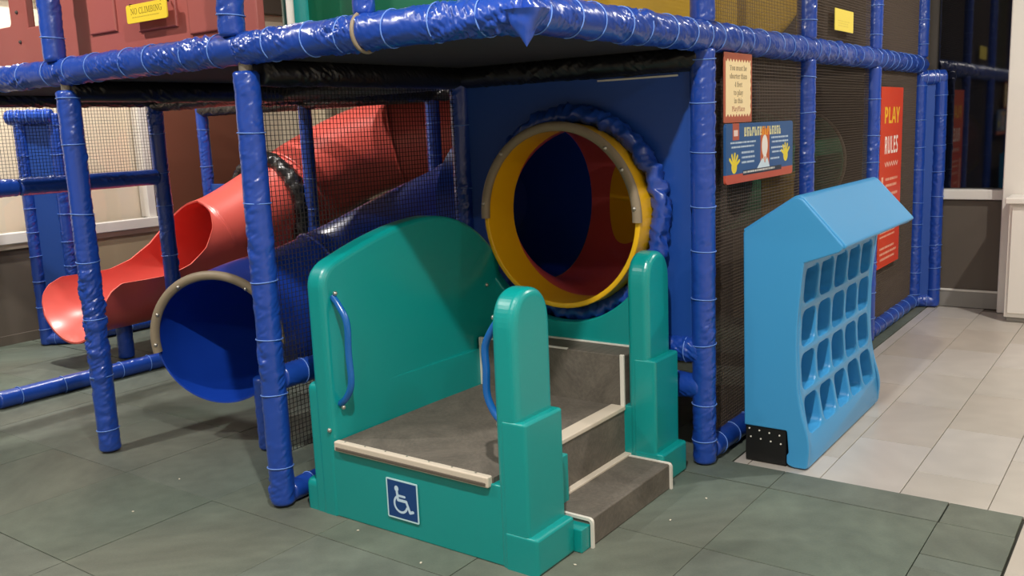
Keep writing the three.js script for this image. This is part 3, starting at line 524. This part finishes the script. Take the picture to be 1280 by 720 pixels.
  for (let i = 0; i < 4; i++) for (let j = 0; j < 2; j++) piece('screw', screwGeo(), M.white, b, [0.145 + i * 0.042 + 0.006 * j, 0.138 - j * 0.035 - i * 0.004, z0 - 0.007], new THREE.Quaternion().setFromAxisAngle(V(1, 0, 0), Math.PI / 2));
}

// ---------------------------------------------------------------- signs on the netting
function plate(name, label, category, tex, x, zA, zB, yA, yB, th = 0.006, rad = 0.02, tilt = 0) {
  const w = Math.abs(zB - zA), h = yB - yA;
  const g = extrude(roundPoly([[-w / 2, -h / 2, rad], [w / 2, -h / 2, rad], [w / 2, h / 2, rad], [-w / 2, h / 2, rad]]), th, 0.0012); fitUV(g, 'x', 'y');
  g.rotateZ(tilt); g.rotateY(Math.PI / 2);
  const m = shadows(new THREE.Mesh(g, std(0xffffff, 0.38, { map: tex }))); m.name = numbered(name); m.position.set(x, (yA + yB) / 2, (zA + zB) / 2); m.userData = { label, category }; scene.add(m); return m;
}
const scribble = (c, x, y, w, h, n, s) => { // unreadable small print: short strokes
  let q = s; const r = () => { q = (q * 16807) % 2147483647; return q / 2147483647; };
  for (let i = 0; i < n; i++) { const yy = y + i * h; let xx = x + r() * w * 0.06; const end = x + w * (0.82 + 0.18 * r()); while (xx < end) { const l = 4 + r() * 16; c.fillRect(xx, yy, Math.min(l, end - xx), h * 0.42); xx += l + 4; } }
};
plate('paper_sign', 'cream height-limit paper sign with wavy brown-red edges on the netting', 'sign', canvasTex(512, 512, (c, w, h) => {
  c.fillStyle = '#b4614a'; c.fillRect(0, 0, w, h); c.fillStyle = '#ffe9b8'; c.beginPath(); c.moveTo(26, 56);
  for (let i = 0; i <= 40; i++) c.lineTo(26 + i / 40 * (w - 52), 56 + 12 * Math.sin(i * 1.4)); for (let i = 0; i <= 40; i++) c.lineTo(w - 26 - 6 * Math.sin(i), 56 + i / 40 * (h - 110));
  for (let i = 40; i >= 0; i--) c.lineTo(26 + i / 40 * (w - 52), h - 54 + 12 * Math.sin(i * 1.4)); c.fill();
  c.fillStyle = '#6d5a3c'; c.textAlign = 'center'; c.font = 'bold 50px serif';
  ['You must be', 'shorter than', '4 feet', 'to play', 'in this', 'PlayPlace'].forEach((s, i) => { if (i === 5) c.fillStyle = '#a0503c'; c.fillText(s, w / 2, 128 + i * 60, w * 0.66); });
}), 0.024, -1.338, -1.628, 1.378, 1.655, 0.005, 0.006);
plate('notice_board', 'wide blue notice board with yellow handprints and red lower edge on the netting', 'sign', canvasTex(1024, 360, (c, w, h) => {
  c.fillStyle = '#2d5b92'; c.fillRect(0, 0, w, h); c.fillStyle = '#c85a44'; c.fillRect(0, h - 56, w, 56); c.fillStyle = '#b65a48'; c.fillRect(88, 0, 90, 100); c.fillStyle = '#f0d6d0'; c.fillRect(104, 40, 56, 36);
  c.fillStyle = '#c9602e'; c.fillRect(490, 40, 140, 250);
  c.fillStyle = '#e8dca0'; for (let i = 0; i < 15; i++) { c.fillStyle = i > 6 && i < 10 ? '#f0a030' : '#e2dba2'; c.fillRect(250 + i * 38, 26, 13, 56); c.fillRect(250 + i * 38, i % 2 ? 26 : 68, 30, 12); c.fillRect(268 + i * 38, i % 3 ? 46 : 26, 10, 36); }
  c.fillStyle = '#cfe0ee'; scribble(c, 60, 110, 380, 26, 2, 5); scribble(c, 210, 172, 220, 30, 3, 8); scribble(c, 660, 96, 310, 28, 2, 11); scribble(c, 660, 162, 260, 28, 2, 13); scribble(c, 650, 232, 170, 28, 1, 17);
  c.fillStyle = '#f6efe6'; c.beginPath(); c.ellipse(556, 150, 46, 70, 0, 0, 7); c.fill(); c.fillRect(536, 200, 16, 70); c.fillRect(566, 200, 16, 70); c.fillStyle = '#d9ecf4'; c.beginPath(); c.moveTo(430, 294); c.lineTo(520, 226); c.lineTo(560, 260); c.lineTo(600, 226); c.lineTo(640, 294); c.fill();
  c.fillStyle = '#1d2b40'; c.fillRect(230, 288, 600, 30); c.fillStyle = '#e8e4da'; scribble(c, 240, 294, 580, 30, 1, 23);
  c.fillStyle = c.strokeStyle = '#f2da3c'; c.lineCap = 'round'; for (const [x, y, s] of [[110, 260, 1], [900, 228, -1]]) { c.beginPath(); c.ellipse(x, y, 38, 40, 0, 0, 7); c.fill(); c.lineWidth = 20; for (let k = 0; k < 5; k++) { const a = -Math.PI / 2 + (k - 2) * 0.5 + s * 0.1; c.beginPath(); c.moveTo(x, y); c.lineTo(x + Math.cos(a) * 78, y + Math.sin(a) * 78); c.stroke(); } }
}), 0.03, -1.325, -2.10, 1.133, 1.375, 0.012, 0.02);
plate('rules_banner', 'tall narrow orange-red rules banner hanging on the dark netting', 'sign', canvasTex(400, 960, (c, w, h) => {
  c.fillStyle = '#d8431f'; c.fillRect(0, 0, w, h); c.textAlign = 'center'; c.fillStyle = '#f5c22a'; c.font = 'bold 120px sans-serif'; c.fillText('PLAY', w / 2, 190, w * 0.84);
  c.fillStyle = '#fbeee6'; c.font = 'bold 130px sans-serif'; c.fillText('RULES', w / 2, 350, w * 0.62); c.strokeStyle = '#f3c9b8'; c.lineWidth = 8; c.beginPath(); for (let i = 0; i <= 12; i++) c.lineTo(90 + i * 20, 395 + (i % 2) * 22); c.stroke();
  c.fillStyle = '#f6b79c'; scribble(c, 110, 480, 250, 34, 2, 3); scribble(c, 110, 562, 230, 34, 1, 7); scribble(c, 110, 630, 140, 34, 1, 9); scribble(c, 110, 690, 130, 34, 1, 15); scribble(c, 30, 740, 300, 24, 3, 21); scribble(c, 40, 850, 310, 30, 3, 31); c.fillRect(36, 470, 34, 280);
}), 0.02, -3.71, -4.24, 0.43, 1.548, 0.004, 0.008);
plate('warning_sign', 'small yellow notched sign on the upper netting', 'sign', canvasTex(256, 128, (c, w, h) => { c.fillStyle = '#f7e25e'; c.fillRect(0, 0, w, h); c.fillStyle = '#e3cc4c'; scribble(c, 40, 66, 170, 14, 3, 6); }), 0.022, -2.762, -3.085, 1.822, 1.932, 0.004, 0.006);

// ---------------------------------------------------------------- things on the upper deck
{
  const z = -0.13;
  const t = thing('climbing_panel', 'brownish red moulded plastic panel with raised rectangles on the upper deck', 'panel', [-2.2, 1.76, z]);
  const hl = []; for (const [x, w, y] of [[-3.34, 0.31, 1.965], [-2.875, 0.19, 1.945]]) { const h = new THREE.Path(); h.moveTo(x, y); h.lineTo(x + w - 0.02, y); h.quadraticCurveTo(x + w, y, x + w, y + 0.03); h.lineTo(x + w, 2.4); h.lineTo(x, 2.4); h.closePath(); hl.push(h); }
  part('panel', extZ(poly([[-3.55, 1.765], [-1.25, 1.765], [-1.25, 2.65], [-3.55, 2.65]], hl), z - 0.02, z + 0.02, 0.008), M.redPanel, t);
  for (const [x0, x1, y0] of [[-2.34, -2.14, 1.86], [-1.98, -1.72, 1.84], [-1.64, -1.40, 1.80]]) part('raised_frame', extZ(poly([[x0, y0], [x1, y0], [x1, 2.4], [x0, 2.4]]), z + 0.015, z + 0.032, 0.008), M.redPanel, t);
  for (const [x, y] of [[-2.955, 1.885], [-2.955, 2.02]]) piece('bolt', boltGeo(), M.darkDoor, t, [x, y, z + 0.022]);
  const s = thing('window_board', 'pale board seen through the openings of the red panel', 'panel', [-3.1, 1.8, -0.6]);
  part('board', box(-3.6, -2.6, 1.75, 2.6, -0.62, -0.60, 0.004), M.wallCream, s); part('stand', box(-3.5, -2.7, 1.72, 1.76, -0.66, -0.56, 0.004), M.wallCream, s);
  const n = extrude(roundPoly([[-0.137, -0.036, 0.012], [0.137, -0.036, 0.012], [0.137, 0.036, 0.012], [-0.137, 0.036, 0.012]]), 0.006, 0.0015); fitUV(n, 'x', 'y');
  const tex = canvasTex(512, 136, (c, w, h) => { c.fillStyle = '#f3d63e'; c.fillRect(0, 0, w, h); c.fillStyle = '#6b5410'; c.font = '62px serif'; c.textAlign = 'center'; c.fillText('NO CLIMBING', w / 2, 74, w * 0.78); c.fillStyle = '#b59a34'; scribble(c, 70, 92, 380, 16, 1, 4); });
  const m = shadows(new THREE.Mesh(n, std(0xffffff, 0.4, { map: tex }))); m.name = 'warning_sign_001'; m.position.set(-1.845, 1.905, 0.0 - 0.06); m.rotation.z = -0.0; m.userData = { label: 'yellow NO CLIMBING sign in front of the red panel', category: 'sign' }; scene.add(m);
  const hook = shadows(new THREE.Mesh(merge(box(-0.11, -0.105, 0.03, 0.04, -0.03, 0.006), box(0.1, 0.105, 0.03, 0.04, -0.03, 0.006)), M.black)); hook.name = 'cable_tie'; m.add(hook);
}
{
  const g = thing('climbing_panel', 'dark green moulded panel on the upper deck between the red panel and the yellow panel', 'panel', [-0.75, 1.72, -0.34]);
  part('panel', extZ(roundPoly([[-1.22, 1.725, 0.02], [-0.12, 1.725, 0.02], [-0.12, 2.6, 0.03], [-1.22, 2.6, 0.03]]), -0.36, -0.32, 0.012), M.green, g);
  part('side_column', new THREE.CylinderGeometry(0.07, 0.07, 0.88, 28).translate(-1.27, 2.16, -0.34), M.teal, g, 'rounded brighter green edge column');
  const p = thing('pole', 'thin white pole on the upper deck next to the green panel', 'pole', [-1.17, 1.72, -0.2]);
  part('rod', disc(V(-1.17, 2.2, -0.2), V(0, 1, 0), 0.014, 0.96), M.white, p); part('foot', disc(V(-1.17, 1.73, -0.2), V(0, 1, 0), 0.03, 0.02), M.white, p);
  const y = thing('climbing_panel', 'yellow bulging moulded panel behind the upper netting', 'panel', [-0.4, 1.72, -1.8]);
  const ys = new THREE.Shape(); ys.moveTo(-0.55, 1.725); ys.lineTo(-2.25, 1.725); ys.bezierCurveTo(-2.8, 1.735, -3.15, 1.86, -3.3, 2.1); ys.lineTo(-3.45, 2.6); ys.lineTo(-0.55, 2.6); ys.closePath();
  part('panel', extX(ys, -0.52, -0.28, 0.08, { bevelSegments: 8 }), M.yellowDull, y);
  // inside the lower frame, seen through the netting
  const q = thing('tube', 'dull green plastic tube inside the frame behind the netting', 'tube', [-0.85, 0, -3.6]);
  part('tube_wall', shell([[-0.84, 1.07, -2.95], [-0.82, 1.07, -3.4], [-0.80, 1.07, -4.0], [-0.80, 1.07, -4.55]], 0.37, Math.PI, { n: 30, m: 48 }), M.greenTube, q);
  part('end_flange', new THREE.TorusGeometry(0.372, 0.016, 10, 56).translate(-0.80, 1.07, -4.54), M.tan, q, 'pale rim'); part('end_flange', new THREE.TorusGeometry(0.372, 0.016, 10, 56).translate(-0.81, 1.07, -3.75), M.tan, q, 'pale rim');
  part('stand', box(-1.0, -0.7, 0, 0.68, -4.1, -3.9, 0.02), M.tan, q);
  const v = thing('pillar', 'dull yellow round pillar inside the frame behind the netting', 'pillar', [-0.3, 0, -2.98]);
  part('shaft', new THREE.CylinderGeometry(0.13, 0.13, 1.06, 32).translate(-0.26, 0.53, -2.86), M.yellowDull, v); part('cap', new THREE.CylinderGeometry(0.14, 0.14, 0.03, 32).translate(-0.26, 1.07, -2.86), M.yellowDull, v);
}
// ---------------------------------------------------------------- white counter at the right edge
{
  const t = thing('counter', 'white cabinet counter beside the white column', 'counter', [0.95, 0, -4.6]);
  part('body', box(0.625, 1.5, 0.03, 0.78, -4.78, -4.54, 0.006), M.white, t); part('top', box(0.605, 1.52, 0.78, 0.82, -4.79, -4.50, 0.008), M.white, t);
  part('door', box(0.645, 1.05, 0.06, 0.76, -4.54, -4.525, 0.004), M.white, t); part('plinth', box(0.64, 1.5, 0, 0.03, -4.77, -4.56), M.grey, t);
}
// a few white crumbs on the mats
{
  const mat = std(0xcfc8b8, 0.8);
  const spots = [[0.02, -0.16], [0.13, -0.62], [0.16, -0.86], [-0.78, 0.02], [-0.42, 0.09], [-1.66, 0.35], [-3.2, 0.35], [-1.8, 0.05]];
  spots.forEach(([x, z], i) => { const g = new THREE.IcosahedronGeometry(0.0042, 1).scale(1.3, 0.5, 0.9), p = g.attributes.position; for (let k = 0; k < p.count; k++) { const q = 1 + 0.35 * nz(p.getX(k) * 200 + i, p.getY(k) * 200, p.getZ(k) * 200); p.setXYZ(k, p.getX(k) * q, p.getY(k) * q, p.getZ(k) * q); } g.computeVertexNormals();
    const m = shadows(new THREE.Mesh(g, mat)); m.name = numbered('crumb'); m.position.set(x, 0.0028, z); m.rotation.y = i * 1.3; m.userData = { label: 'tiny white crumb lying on the green rubber mats', category: 'crumb', group: 'crumbs on the mats' }; scene.add(m); });
}
renderer.render(scene, camera);
